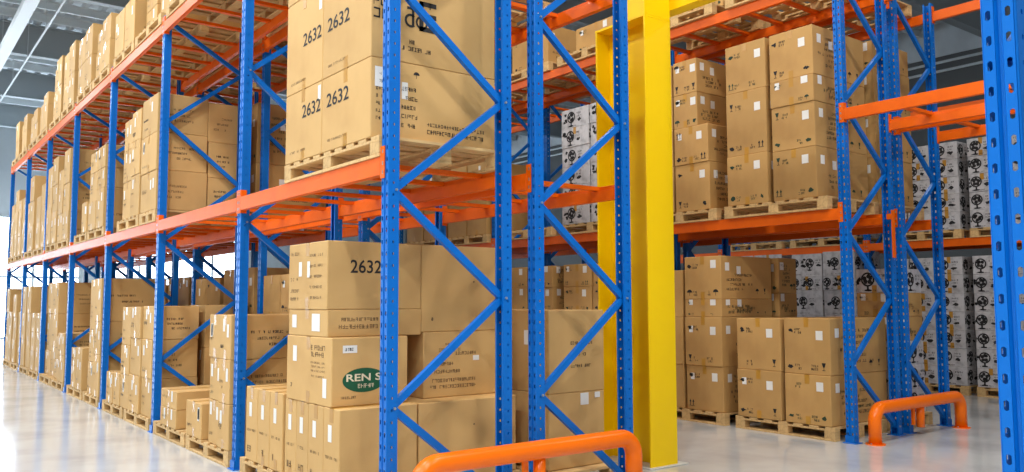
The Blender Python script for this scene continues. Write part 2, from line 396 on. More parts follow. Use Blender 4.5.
# ------------------------------------------------------------------ print marks on faces
def facemap(dims, face):
    w, d, h = dims   # x, y, z sizes, local origin at min corner
    e = .0018
    k = lambda v: min(.985, max(.015, v))
    if face == '-x': return lambda a, c: (-e, d*(1-k(a)), h*k(c)), d, h
    return lambda a, c: (w*k(a), -e, h*k(c)), w, h
def quad(b, P, a0, c0, a1, c1, m=0): b.add([P(a0, c0), P(a1, c0), P(a1, c1), P(a0, c1)], [(0, 1, 2, 3)], m)
def sticker(o, P, a0, c0, a1, c1):
    b = MB(); quad(b, P, a0, c0, a1, c1); return b.build('label_sticker', M_WHITE, o)
def glyphs(b, P, W_, H_, a, c, width, height, rnd, m=0, dens=.8):
    """a run of unreadable printed characters; a,c bottom-left in metres"""
    x = a
    while x < a+width-height*.5:
        w = height*rnd.uniform(.55, .85)
        if rnd.random() < dens:
            t = height*.16
            segs = [(x, c, x+t, c+height), (x, c+height-t, x+w, c+height), (x, c+height*.45, x+w, c+height*.45+t), (x, c, x+w, c+t), (x+w-t, c, x+w, c+height), (x+w*.45, c, x+w*.45+t, c+height)]
            for s in rnd.sample(segs, rnd.randint(2, 4)): quad(b, P, s[0]/W_, s[1]/H_, s[2]/W_, s[3]/H_, m)
        x += w*1.3
def blob(b, P, W_, H_, cx, cz, rx, rz, rnd, m=0, n=9, irr=.3):
    ps = [P((cx+rx*(1-irr*rnd.random())*math.cos(2*math.pi*k/n))/W_, (cz+rz*(1-irr*rnd.random())*math.sin(2*math.pi*k/n))/H_) for k in range(n)]
    b.add(ps, [tuple(range(n))], m)
def ring(b, P, W_, H_, cx, cz, r, t, m=0, n=18, a0=0, a1=2*math.pi):
    vs = []; fs = []
    for k in range(n+1):
        a = a0+(a1-a0)*k/n
        for q in (r, r-t): vs.append(P((cx+q*math.cos(a))/W_, (cz+q*math.sin(a))/H_))
    for k in range(n): fs.append((2*k, 2*k+2, 2*k+3, 2*k+1))
    b.add(vs, fs, m)
def icon(b, P, W_, H_, x, z, s, kind, m=0):
    if kind == 0:      # umbrella
        ps = [((x+s*.5*math.cos(t*math.pi/8))/W_, (z+s*.5+s*.45*math.sin(t*math.pi/8))/H_) for t in range(9)]
        b.add([P(*q) for q in ps], [tuple(range(9))], m); quad(b, P, (x-s*.04)/W_, z/H_, (x+s*.04)/W_, (z+s*.5)/H_, m)
    elif kind == 1:    # glass
        b.add([P((x+q[0]*s)/W_, (z+q[1]*s)/H_) for q in ((-.3, 1), (.3, 1), (.12, .45), (-.12, .45))], [(0, 1, 2, 3)], m)
        quad(b, P, (x-s*.04)/W_, z/H_, (x+s*.04)/W_, (z+s*.5)/H_, m); quad(b, P, (x-s*.22)/W_, z/H_, (x+s*.22)/W_, (z+s*.08)/H_, m)
    else:              # arrows up
        for q in (-.28, .28):
            b.add([P((x+(q-.2)*s)/W_, (z+s*.6)/H_), P((x+(q+.2)*s)/W_, (z+s*.6)/H_), P((x+q*s)/W_, (z+s)/H_)], [(0, 1, 2)], m)
            quad(b, P, (x+(q-.06)*s)/W_, (z+.1*s)/H_, (x+(q+.06)*s)/W_, (z+.6*s)/H_, m)
        quad(b, P, (x-.5*s)/W_, z/H_, (x+.5*s)/W_, (z+.07*s)/H_, m)
def text_geo(s, bold=.0):
    cu = bpy.data.curves.new('t', 'FONT'); cu.body = s; cu.size = 1; cu.offset = bold; cu.resolution_u = 3
    o = bpy.data.objects.new('t', cu); COL.objects.link(o)
    dg = bpy.context.evaluated_depsgraph_get(); me = bpy.data.meshes.new_from_object(o.evaluated_get(dg))
    vs = [tuple(v.co) for v in me.vertices]; fs = [tuple(p.vertices) for p in me.polygons]
    bpy.data.objects.remove(o); bpy.data.curves.remove(cu); bpy.data.meshes.remove(me)
    x0 = min(v[0] for v in vs); x1 = max(v[0] for v in vs); y0 = min(v[1] for v in vs); y1 = max(v[1] for v in vs)
    return [((v[0]-x0)/(x1-x0), (v[1]-y0)/(y1-y0)) for v in vs], fs
TXT = {}
def put_text(b, P, s, a0, c0, a1, c1, bold=0.0, m=0):
    if (s, bold) not in TXT: TXT[s, bold] = text_geo(s, bold)
    vs, fs = TXT[s, bold]
    b.add([P(a0+(a1-a0)*v[0], c0+(c1-c0)*v[1]) for v in vs], fs, m)

# ------------------------------------------------------------------ cartons
def carton(x0, x1, y0, y1, z0, z1, lab, style='A', group='brown cartons', hero=None, seed=0, name='carton', detail=2):
    rnd = random.Random(seed); w, d, h = x1-x0, y1-y0, z1-z0
    j = lambda s: rnd.uniform(-s, s)
    b = MB(); b.box((0, 0, 0), (w, d, h), c=.006)
    # gap between the top flaps
    b.box((.01, d/2-.002, h-.001), (w-.01, d/2+.002, h+.0008))
    body = M_WBOX if style == 'W' else (M_BOXC if style == 'C' else M_BOX)
    o = b.build(name, body, None, loc=(x0, y0, z0))
    tag(o, lab, 'carton', group)
    if detail == 0: return o
    if style != 'W' or rnd.random() < .3:
        tw = .03; b = MB(); e = .0012; dd = min(.1, h*.35)
        b.box((-e, d/2-tw, h-.001), (w-.01, d/2+tw, h+.0014)); b.box((-e, d/2-tw, h-dd), (0.001, d/2+tw, h+.0014))
        if rnd.random() < .7: tb = MB(); tb.box((-e, d/2-tw, .001), (0.001, d/2+tw, dd*.9)); tb.build('tape', M_TAPE, o)
        b.build('tape', M_TAPE, o)
    if detail < 2: 
        if rnd.random() < .6 and style != 'W':
            P, W_, H_ = facemap((w, d, h), '-x'); b = MB()
            a = rnd.uniform(.15, .6); c = rnd.uniform(.5, .75); quad(b, P, a, c, a+.06/W_, c+.11/H_); b.build('label_sticker', M_WHITE, o)
        return o
    if hero is not None: hero(o, (w, d, h), rnd); return o
    P, W_, H_ = facemap((w, d, h), '-x'); Q, W2, H2 = facemap((w, d, h), '-y')
    if style == 'A':
        b = MB()
        for q in range(rnd.randint(1, 2)):
            a = rnd.choice((rnd.uniform(.12, .35), rnd.uniform(.6, .8))); c = rnd.uniform(.62, .8) - q*.05
            sticker(o, P, a, c-.06/H_, a+.055/W_, c+.06/H_)
        b = MB()
        for q in range(rnd.randint(1, 3)): glyphs(b, P, W_, H_, W_*.1, H_*rnd.uniform(.12, .55), W_*.3, .022, rnd)
        if h > .3:
            for q in range(3): glyphs(b, Q, W2, H2, W2*rnd.uniform(.1, .4), H_*(.3+.14*q)+.0, W2*.4, .025, rnd)
        b.build('print', M_INK2 if rnd.random() < .5 else M_INK, o)
    elif style == 'C':
        b = MB(); s = min(.07, h*.16)
        for (a, c) in ((.1, .72), (.1, .08), (.82, .08)):
            if rnd.random() < .5: blob(b, P, W_, H_, W_*a+s*.3, H_*c+s*.5, s*.7, s*.5, rnd, irr=.7)
            elif rnd.random() < .8: icon(b, P, W_, H_, W_*a+s*.3, H_*c, s*1.2, rnd.randint(0, 2))
            if rnd.random() < .7: glyphs(b, P, W_, H_, W_*a+s*(1.1 if a < .5 else -1.9), H_*c, s*1.2, s*.35, rnd); glyphs(b, P, W_, H_, W_*a+s*(1.1 if a < .5 else -1.9), H_*c+s*.5, s*1.2, s*.35, rnd)
        for q in range(rnd.randint(3, 6)): glyphs(b, Q, W2, H2, W2*rnd.uniform(.08, .3), H_*(.2+.11*q), W2*rnd.uniform(.3, .5), .032, rnd, dens=.75)
        for q in range(2): icon(b, Q, W2, H2, W2*(.7+.15*q), H_*.12, s, q)
        b.build('print', M_INK3 if rnd.random() < .6 else M_INK, o)
        a = rnd.uniform(.66, .74); c = rnd.uniform(.6, .72); sticker(o, P, a, c, a+.085/W_, c+.1/H_)
        if rnd.random() < .5: sticker(o, P, .12, .68, .12+.06/W_, .68+.08/H_)
        sticker(o, Q, .08, .66, .08+.08/W2, .66+.1/H2)
        if rnd.random() < .5: sticker(o, Q, .3, .58, .3+.08/W2, .58+.1/H2)
    elif style == 'W':
        b = MB()
        for (PP, WW, HH) in ((P, W_, H_), (Q, W2, H2)):
            n = max(1, round(WW/.42))
            for q in range(n):
                cx = WW*(q+.5)/n - .09 + j(.015); cz = HH*.56; r_ = min(.088, HH*.33)
                ring(b, PP, WW, HH, cx, cz, r_, r_*.24)
                for t in range(5):
                    a = t*2*math.pi/5+rnd.random(); blob(b, PP, WW, HH, cx+r_*.45*math.cos(a), cz+r_*.45*math.sin(a), r_*.38, r_*.38, rnd)
                quad(b, PP, (cx-r_*.15)/WW, (cz-r_*1.5)/HH, (cx+r_*.15)/WW, (cz-r_*.9)/HH); blob(b, PP, WW, HH, cx, cz-r_*1.5, r_*.7, r_*.18, rnd)
                for t in range(4): blob(b, PP, WW, HH, cx-r_*1.45+j(.03), cz+j(.07), r_*.45, r_*.35, rnd, irr=.6)
                glyphs(b, PP, WW, HH, cx+r_*1.4, cz+r_*.35, .11, .028, rnd); glyphs(b, PP, WW, HH, cx+r_*1.4, cz-r_*.1, .1, .022, rnd)
                blob(b, PP, WW, HH, cx+r_*2.0, cz-r_*.6, r_*.8, r_*.45, rnd, irr=.7)
                glyphs(b, PP, WW, HH, cx-r_*.8, HH*.07, .2, .016, rnd)
        b.build('print', M_INK, o)
    return o
STK = {}
TIER = {1: ['only'], 2: ['bottom', 'top'], 3: ['bottom', 'middle', 'top'], 4: ['bottom', 'second', 'third', 'top'], 5: ['bottom', 'second', 'third', 'fourth', 'top'],
        6: ['bottom', 'second', 'third', 'fourth', 'fifth', 'top'], 7: ['bottom', 'second', 'third', 'fourth', 'fifth', 'sixth', 'top'], 8: ['bottom', 'second', 'third', 'fourth', 'fifth', 'sixth', 'seventh', 'top']}
LVN = {'G': 'floor level', 'L1': 'middle shelf', 'L2': 'top shelf'}
def stack(r, lv, bay, x0, x1, y0, y1, zs, style=None, detail=2, labs=None, heroes=None, where=''):
    key = (r, lv, bay); STK[key] = STK.get(key, 0)+1; si = STK[key]
    st = style or {'A': 'A', 'C': 'C', 'D': 'W'}[r[0]]
    base = ZB[r, lv]; zz = [base+.0015] + list(zs); n = len(zs)
    for i in range(n):
        seed = int(abs(x0*91+y0*377+zz[i]*1013)*10) % 100000; g = random.Random(seed)
        s_ = st if isinstance(st, str) else st[i]
        lab = (labs or {}).get(i) or '%s carton, %s of %s stack, %s, %s bay, %s' % ('white printed' if s_ == 'W' else 'brown', TIER[n][i], ORD[si-1], LVN[lv], ORD[bay], RN[r])
        dx = g.uniform(-.008, .008); dy = g.uniform(0, .006)
        carton(x0+dx, x1+dx, y0+.004+dy, y1-.004-dy, zz[i]+(.0 if i == 0 else .0015), zz[i+1], lab, s_, 'white cartons' if s_ == 'W' else 'brown cartons', (heroes or {}).get(i), seed,
               'white_carton' if s_ == 'W' else 'carton', detail)
# ------------------------------------------------------------------ left rack row, floor level
pallet('A1', 'G', 0, .50, 1.58); pallet('A1', 'G', 0, 1.63, 2.60)
def he_thin(o, dm, rnd):
    w, d, h = dm; P, W_, H_ = facemap(dm, '-x'); b = MB()
    sticker(o, P, .3, .6, .3+.06/W_, .6+.12/H_)
    b = MB(); glyphs(b, P, W_, H_, .04, H_*.4, W_-.08, .02, rnd); glyphs(b, P, W_, H_, .05, H_*.12, .08, .05, rnd); b.build('print', M_INK2, o)
low = [(.63, .895), (.90, 1.17), (1.175, 1.40), (1.405, 1.63)]
lt = ['nearest of the narrow tall cartons under the one with a green oval', 'second narrow tall carton under the one with a green oval', 'third narrow tall carton under the one with a green oval', 'fourth narrow tall carton, farthest of those under the green oval carton']
for i, (a, c) in enumerate(low):
    carton(0 + .004*i, .63, a+.002, c-.002, .1485, .7445, lt[i], 'A', 'brown cartons', he_thin, 40+i)
for i, (a, c) in enumerate([(1.66, 1.93), (1.935, 2.20), (2.205, 2.48)]):
    carton(.004, .95, a+.002, c-.002, .1485, .772, 'narrow carton left of the green oval stack, %s one out, low floor pallet' % ORD[i], 'A', 'brown cartons', he_thin, 50+i)
def he_ren(o, dm, rnd):
    Q, W2, H2 = facemap(dm, '-y'); w, d, h = dm; P, W_, H_ = facemap(dm, '-x')
    b = MB(); n = 40; cx, cz, rx, rz = .26, .185, .175, .088
    b.add([Q((cx+rx*math.cos(2*math.pi*k/n))/W2, (cz+rz*math.sin(2*math.pi*k/n))/H2) for k in range(n)], [tuple(range(n))]); b.build('green_oval', M_GREEN, o)
    Q2 = lambda a, c: (Q(a, c)[0], Q(a, c)[1]-.0012, Q(a, c)[2])
    b = MB(); put_text(b, Q2, 'REN S', .115/W2, .178/H2, .398/W2, .232/H2, .02)
    glyphs(b, Q2, W2, H2, .18, .128, .16, .03, rnd); b.build('lettering', M_CREAM, o)
    b = MB(); glyphs(b, Q, W2, H2, .075, .055, .12, .018, rnd, dens=1)
    for q, c in enumerate((.40, .35, .30, .27, .24, .2)): glyphs(b, P, W_, H_, W_*.56, c, W_*.3, .035 if q < 2 else .014, rnd)
    glyphs(b, P, W_, H_, W_*.1, .1, .1, .03, rnd); b.build('print', M_INK2, o)
    sticker(o, Q, .085/W2, .385/H2, .2/W2, .44/H2); sticker(o, P, .82, .06/H_, .9, .2/H_); sticker(o, P, .15, .3/H_, .24, .42/H_)
    b = MB(); glyphs(b, Q2, W2, H2, .1, .40, .08, .022, rnd, dens=1); b.build('print', M_INK, o)
carton(0.004, .63, .78, 1.595, .746, 1.243, 'brown carton printed with a green oval reading REN S, behind the nearest blue upright', 'A', 'brown cartons', he_ren, 61)
def he_flat(o, dm, rnd):
    Q, W2, H2 = facemap(dm, '-y'); P, W_, H_ = facemap(dm, '-x'); b = MB()
    glyphs(b, Q, W2, H2, .09, .115, .34, .026, rnd, dens=.9); glyphs(b, Q, W2, H2, .09, .06, .34, .03, rnd, dens=1); b.build('print', M_INK2, o)
    sticker(o, P, .1, .3, .22, .8); sticker(o, P, .62, .2, .82, .85)
carton(.006, .80, .865, 1.575, 1.2445, 1.4445, 'flat brown carton with handwritten style print between the green oval carton and the 2632 carton', 'A', 'brown cartons', he_flat, 62)
def he_2632(o, dm, rnd):
    Q, W2, H2 = facemap(dm, '-y'); P, W_, H_ = facemap(dm, '-x'); b = MB()
    put_text(b, Q, '2632', .185/W2, .272/H2, .445/W2, .372/H2, .012); b.build('lettering', M_INK, o)
    b = MB()
    for q in range(5): glyphs(b, P, W_, H_, W_*.56, .08+.08*q, W_*.33, .02, rnd)
    for q in (.07, .13, .22, .42): glyphs(b, P, W_, H_, W_*.06, q, .16, .025, rnd)
    b.build('print', M_INK2, o)
    sticker(o, P, .28, .5, .36, .72); sticker(o, P, .5, .48, .57, .72)
carton(.002, .80, .87, 1.58, 1.446, 1.955, 'large brown carton marked 2632 on top of the lower near stack', 'A', 'brown cartons', he_2632, 63)
def he_rear(mode):
    def f(o, dm, rnd):
        Q, W2, H2 = facemap(dm, '-y'); b = MB()
        if mode == 1:
            for q, (a, c, w_) in enumerate(((.2, .4, .14), (.14, .36, .2), (.3, .33, .2), (.1, .25, .18), (.1, .19, .26), (.08, .12, .42), (.06, .07, .44))): glyphs(b, Q, W2, H2, a, c-.0, w_, .026, rnd, dens=.95)
        else: blob(b, Q, W2, H2, .1, .1, .012, .02, rnd); blob(b, Q, W2, H2, .5, .4, .01, .008, rnd)
        b.build('print', M_INK2, o)
        if mode == 1:
            sticker(o, Q, .47/W2, .28/H2, .53/W2, .32/H2)
    return f
for i, (xa, ya, za, zb) in enumerate(((.645, .635, .1485, .744), (.82, .86, .7455, 1.263), (.805, .872, 1.2645, 1.955))):
    carton(xa, 1.56, ya, 1.55, za, zb, ['plain brown carton at floor height behind the nearest end brace', 'brown carton with lines of print, middle one behind the nearest end brace', 'tall plain brown carton topping the stack behind the nearest end brace'][i], 'A', 'brown cartons', he_rear(1 if i == 1 else 0), 70+i)
pallet('A1', 'G', 0, .60, 1.58, x0=1.07, x1=1.6)

A = lambda *a, **k: stack('A1', *a, **k)
pallet('A1', 'G', 1, 2.91, 4.20); pallet('A1', 'G', 1, 4.26, 5.46)
A('G', 1, .0, 1.0, 2.90, 3.22, [.565, .97, 1.385]); A('G', 1, .02, 1.0, 3.225, 3.56, [.565, .97, 1.385])
A('G', 1, .0, .75, 3.70, 4.22, [.50]); A('G', 1, .0, .9, 4.55, 5.17, [.35, .545])
pallet('A1', 'G', 2, 5.68, 6.88); pallet('A1', 'G', 2, 6.98, 8.15)
A('G', 2, .02, .55, 5.665, 6.14, [.60, 1.06, 1.46]); A('G', 2, 0, .6, 6.15, 6.66, [.6, 1.06, 1.45]); A('G', 2, .0, .95, 6.67, 7.12, [.58, .955, 1.445])
A('G', 2, .63, 1.04, 5.665, 6.3, [.5, .95, 1.47]); A('G', 2, .0, .9, 7.15, 7.52, [.575]); A('G', 2, .0, .9, 7.53, 7.92, [.56])
pallet('A1', 'G', 3, 8.45, 9.50); pallet('A1', 'G', 3, 9.62, 10.85)
A('G', 3, 0, .9, 8.42, 8.85, [.75, 1.23, 1.855]); A('G', 3, .02, .9, 8.86, 9.30, [.62, 1.1, 1.85]); A('G', 3, 0, .6, 9.62, 10.1, [.8]); A('G', 3, 0, .9, 10.12, 10.5, [.5, .78])
pallet('A1', 'G', 4, 11.22, 12.4); pallet('A1', 'G', 4, 12.5, 13.7)
A('G', 4, 0, 1.0, 11.2, 11.8, [.6, .98]); A('G', 4, .05, 1.0, 11.82, 12.45, [.5, .9]);
A('G', 4, .1, 1.0, 12.5, 13.1, [.7, 1.3, 1.88]); A('G', 4, .1, 1.0, 13.12, 13.7, [.6, 1.3, 1.88])
g = random.Random(3)
for k in (5, 6):
    y = k*LA+.14
    for q in range(2):
        pallet('A1', 'G', k, y, y+1.18, )
        a = y
        for s in range(2):
            n = 3; top = g.choice((1.3, 1.7, 1.85)); zs = [ZB['A1', 'G']+(top-.147)*(t+1)/n for t in range(n)]
            A('G', k, g.uniform(0, .06), .95, a, a+.56, zs, detail=1); a += .58
        y += 1.3
# left rack row, middle shelf
pallet('A1', 'L1', 0, .10, 1.71)
def he_mid(side, top):
    def f(o, dm, rnd):
        P, W_, H_ = facemap(dm, '-x'); Q, W2, H2 = facemap(dm, '-y'); b = MB()
        if side == 'near':   # y .22..1.0
            a0, a1 = (1.0-.92)/W_, (1.0-.555)/W_
        else: a0, a1 = (1.70-1.37)/W_, (1.70-1.03)/W_
        z0 = (3.525-3.182) if top else (2.95-2.62); put_text(b, P, '2632', a0, z0/H_, a1, (z0+.105)/H_, .012)
        b.build('lettering', M_INK, o)
        b = MB(); glyphs(b, P, W_, H_, .1, .07, .3, .018, rnd)
        b.build('print', M_INK2, o)
        if side == 'near':
            b = MB()
            if top:
                for (x, z, hh, ww) in ((.0, .28, .07, .12), (.0, .37, .06, .1), (.27, .28, .13, .11), (.37, .25, .22, .14), (.44, .42, .05, .05)): glyphs(b, Q, W2, H2, x+.01, z, ww, hh, rnd, dens=1)
                ring(b, Q, W2, H2, .31, .31, .05, .018, a0=.8, a1=5.5); ring(b, Q, W2, H2, .40, .31, .05, .016)
                for (x, z, ww) in ((.24, .09, .14), (.38, .09, .1), (.3, .14, .05)): glyphs(b, Q, W2, H2, x, z, ww, .03, rnd, dens=.9)
            else:
                for i in range(7): glyphs(b, Q, W2, H2, .04, .13+.052*i, .09, .022, rnd)
                for i in range(5): glyphs(b, Q, W2, H2, .24, .10+.065*i, .13, .028, rnd, dens=.9)
                glyphs(b, Q, W2, H2, .45, .13, .5, .025, rnd, dens=1); glyphs(b, Q, W2, H2, .45, .075, .5, .03, rnd, dens=1)
                icon(b, Q, W2, H2, .36, .46, .05, 0)
            b.build('print', M_INK, o)
            if not top:
                sticker(o, Q, .03/W2, .36/H2, .1/W2, .5/H2); sticker(o, Q, .24/W2, .3/H2, .29/W2, .42/H2)
        else:
            sticker(o, P, .9, .75, .97, .95)
    return f
for side, ya, yb in (('near', .22, 1.0), ('far', 1.004, 1.70)):
    for i, (za, zb) in enumerate(((2.6185, 3.18), (3.1815, 3.935), (3.9365, 4.45))):
        nm = {'near': 'nearest', 'far': 'second'}[side]
        carton(0, 1.05, ya+.002, yb-.002, za, zb, '%s large carton of the %s column on the shelf behind the first upright%s' % (['bottom', 'middle', 'top'][i], nm, ', marked 2632' if i < 2 else ''), 'A', 'brown cartons', he_mid(side, i == 1) if i < 2 else None, 80+i+(10 if side == 'far' else 0))
pallet('A1', 'L1', 2, 5.66, 6.40, ); pallet('A1', 'L1', 2, 6.46, 7.62)
A('L1', 2, 0, .6, 5.66, 6.38, [3.1, 3.56, 4.04]); A('L1', 2, .61, 1.03, 5.66, 6.38, [3.05, 3.5, 4.0]); A('L1', 2, 0, .9, 6.46, 6.93, [3.15, 3.6, 4.0]); A('L1', 2, .02, .9, 6.95, 7.42, [3.12, 3.55, 3.96])
pallet('A1', 'L1', 3, 8.45, 9.62); pallet('A1', 'L1', 3, 9.68, 10.7)
A('L1', 3, 0, .95, 8.5, 9.0, [3.2, 3.5, 3.84]); A('L1', 3, 0, .95, 9.02, 9.55, [3.05, 3.5, 3.82]); A('L1', 3, 0, .95, 9.7, 10.1, [3.1]); 
pallet('A1', 'L1', 4, 11.25, 12.35); pallet('A1', 'L1', 4, 12.45, 13.6)
A('L1', 4, 0, .95, 11.3, 11.85, [3.1, 3.6, 4.2]); A('L1', 4, 0, .95, 11.87, 12.35, [3.1, 3.5, 3.9]); A('L1', 4, 0, .95, 12.45, 13.0, [3.2, 3.7, 4.22]); A('L1', 4, 0, .95, 13.02, 13.55, [3.3, 4.1])
for k in (5, 6):
    y = k*LA+.14
    for q in range(2):
        pallet('A1', 'L1', k, y, y+1.18)
        a = y
        for s in range(2):
            n = g.choice((2, 3)); top = g.choice((3.7, 3.9, 4.2)); zs = [ZB['A1', 'L1']+(top-2.617)*(t+1)/n for t in range(n)]
            A('L1', k, g.uniform(0, .06), .95, a, a+.56, zs, detail=1); a += .58
        y += 1.3
# left rack row, top shelf
pallet('A1', 'L2', 0, .2, 1.4); pallet('A1', 'L2', 0, 1.5, 2.6)
pallet('A1', 'L2', 1, 2.9, 4.12); pallet('A1', 'L2', 1, 4.22, 5.44)
A('L2', 1, .1, 1.0, 3.0, 4.0, [5.5]); A('L2', 1, .1, 1.0, 4.3, 4.8, [5.45]); A('L2', 1, .05, 1.0, 4.82, 5.4, [5.5])
pallet('A1', 'L2', 2, 5.66, 6.92); pallet('A1', 'L2', 2, 7.0, 8.18)
A('L2', 2, .15, 1.0, 5.75, 6.3, [5.42]); A('L2', 2, .12, 1.0, 6.32, 6.85, [5.35, 5.7])
A('L2', 2, 0, .95, 7.02, 7.58, [5.66]); A('L2', 2, 0, .95, 7.6, 8.15, [5.65])
spec = [(3, 8.45, (5.42, 5.82)), (3, 9.72, (5.5, 6.0)), (4, 11.2, (5.55, 6.1)), (4, 12.5, (5.6, 6.14)), (5, 13.98, (5.5, 5.75)), (5, 15.25, (5.35, 5.66)), (6, 16.75, (5.45, 5.8)), (6, 18.05, (5.4, 5.85))]
for k, y, zs in spec:
    pallet('A1', 'L2', k, y, y+1.2)
    A('L2', k, 0, .95, y+.01, y+.58, list(zs), detail=2 if k < 5 else 1); A('L2', k, g.uniform(0, .08), .95, y+.6, y+1.17, [v-g.choice((0, .04, .1)) for v in zs], detail=2 if k < 5 else 1)
# ------------------------------------------------------------------ inner rack row
def he_inner(o, dm, rnd):
    Q, W2, H2 = facemap(dm, '-y'); sticker(o, Q, .34/W2, .5/H_(dm), .43/W2, .62/H_(dm)); sticker(o, Q, .5/W2, .55/H_(dm), .56/W2, .63/H_(dm))
    b = MB(); glyphs(b, Q, W2, dm[2], .5, .1, .2, .03, rnd, dens=.5); b.build('print', M_INK2, o)
H_ = lambda dm: dm[2]
B = lambda *a, **k: stack('A2', *a, **k)
pallet('A2', 'G', 0, .3, 1.5, x0=1.63, x1=2.38)
B('G', 0, 1.72, 2.33, .4, 1.5, [.755, 1.43], heroes={0: he_inner}, labs={0: 'big brown carton with white stickers on a floor pallet left of the yellow column', 1: 'big plain brown carton topping the floor stack left of the yellow column'})
for k, top in ((1, 1.93), (2, 1.95), (3, 1.9)):
    y = k*LA+.14
    for q in range(2):
        pallet('A2', 'G', k, y, y+1.2, x0=1.22, x1=2.28)
        t = top-(.1 if q else 0)
        B('G', k, 1.24, 2.28, y+.02, y+.6, [.75, 1.35, t], detail=2, style='C'); B('G', k, 1.24, 2.28, y+.62, y+1.18, [.7, 1.3, t], detail=1, style='C'); y += 1.3
for k in (4, 5, 6):
    pallet('A2', 'G', k, k*LA+.2, k*LA+1.4, x0=1.22, x1=2.28); B('G', k, 1.24, 2.28, k*LA+.22, k*LA+1.35, [.95, 1.6], detail=0, style='C')
for k in (2, 3, 4):
    y = k*LA+.14
    for q in range(2):
        pallet('A2', 'L1', k, y, y+1.2, x0=1.22, x1=2.28)
        B('L1', k, 1.24, 2.28, y+.02, y+.6, [3.3, 4.1], detail=2 if k < 3 else 0, style='C'); B('L1', k, 1.24, 2.28, y+.62, y+1.18, [3.3, 4.0], detail=0, style='C'); y += 1.3
for k in range(1, 7):
    for q in range(2): pallet('A2', 'L2', k, k*LA+.14+1.3*q, k*LA+1.32+1.3*q, x0=1.22, x1=2.28)
pallet('A2', 'L2', 0, 1.0, 2.2, x0=1.22, x1=2.28, z=4.1305)
for k in range(1, 5):
    for q in range(2): B('L2', k, 1.28, 2.24, k*LA+.17+1.3*q, k*LA+1.28+1.3*q, [5.6], detail=0)

# ------------------------------------------------------------------ right rack row
C = lambda *a, **k: stack('C1', *a, **k)
pallet('C1', 'G', 0, .30, 1.60, x0=5.6, x1=6.66); pallet('C1', 'G', 0, 1.76, 2.98, x0=5.6, x1=6.66)
C('G', 0, 5.61, 6.76, .33, .915, [.69, 1.31]); C('G', 0, 5.60, 6.6, .95, 1.56, [.70, 1.30])
C('G', 0, 5.62, 6.64, 1.78, 2.37, [.70, 1.305, 1.525, 2.06]); C('G', 0, 5.62, 6.6, 2.40, 2.96, [.7, 1.3, 1.9], detail=1)
pallet('C1', 'L1', 0, .29, 1.68, x0=5.58, x1=6.64); pallet('C1', 'L1', 0, 1.80, 3.00, x0=5.58, x1=6.64)
C('L1', 0, 5.6, 6.66, .42, 1.00, [3.22, 3.73, 4.035, 4.60]); C('L1', 0, 5.6, 6.6, 1.05, 1.64, [3.245, 4.02, 4.61])
C('L1', 0, 5.6, 6.6, 1.91, 2.48, [3.25, 3.73]); 
zc = ZB['C1', 'L1']
C('L1', 0, 5.6, 6.6, 2.50, 2.98, [3.25, 3.73, 4.17, 4.6], detail=1)
carton(5.6, 6.5, 2.09, 2.478, 3.7315, 4.17, 'narrow brown carton standing on a wider two-tier stack right of the yellow column', 'C', 'brown cartons', None, 201)
carton(5.6, 6.5, 2.09, 2.478, 4.1715, 4.61, 'topmost narrow brown carton right of the yellow column, middle shelf, right rack row', 'C', 'brown cartons', None, 202)
for k in (1, 2):
    y = .1+k*LC+.15
    for q in range(2):
        pallet('C1', 'G', k, y, y+1.3, x0=5.6, x1=6.66)
        C('G', k, 5.62, 6.64, y+.02, y+.64, [.75, 1.35, 1.72, 2.05], detail=2); C('G', k, 5.62, 6.64, y+.66, y+1.28, [.75, 1.35, 1.72, 2.05], detail=2); y += 1.5
# shelf loads of the right row beyond the column: white printed cartons, then brown
y = .1+LC+.15
pallet('C1', 'L1', 1, y, y+1.3, x0=5.58, x1=6.64); pallet('C1', 'L1', 1, y+1.5, y+2.8, x0=5.58, x1=6.64)
for s in range(2):
    C('L1', 1, 5.6, 6.6, y+.02+.64*s, y+.64+.64*s, [zc+.29*(t+1) for t in range(6)], style='W')
pallet('C1', 'L1', 2, .1+2*LC+.15, .1+2*LC+1.4, x0=5.58, x1=6.64); pallet('C1', 'L1', 2, .1+2*LC+1.6, .1+2*LC+2.9, x0=5.58, x1=6.64)
for s, a in enumerate((.17, .8, 1.62, 2.25)): C('L1', 2, 5.6, 6.6, .1+2*LC+a, .1+2*LC+a+.6, [3.3, 3.9], detail=1)
for k in range(3):
    for q in range(2): pallet('C1', 'L2', k, .1+k*LC+.25+1.45*q, .1+k*LC+1.5+1.45*q, x0=5.58, x1=6.64)
for a in (1.78, 2.32): C('L2', 0, 5.8, 6.5, a, a+.5, [5.6])
C('L2', 1, 5.75, 6.5, 3.65, 4.55, [5.65]); C('L2', 1, 5.7, 6.5, 5.15, 6.1, [5.9])
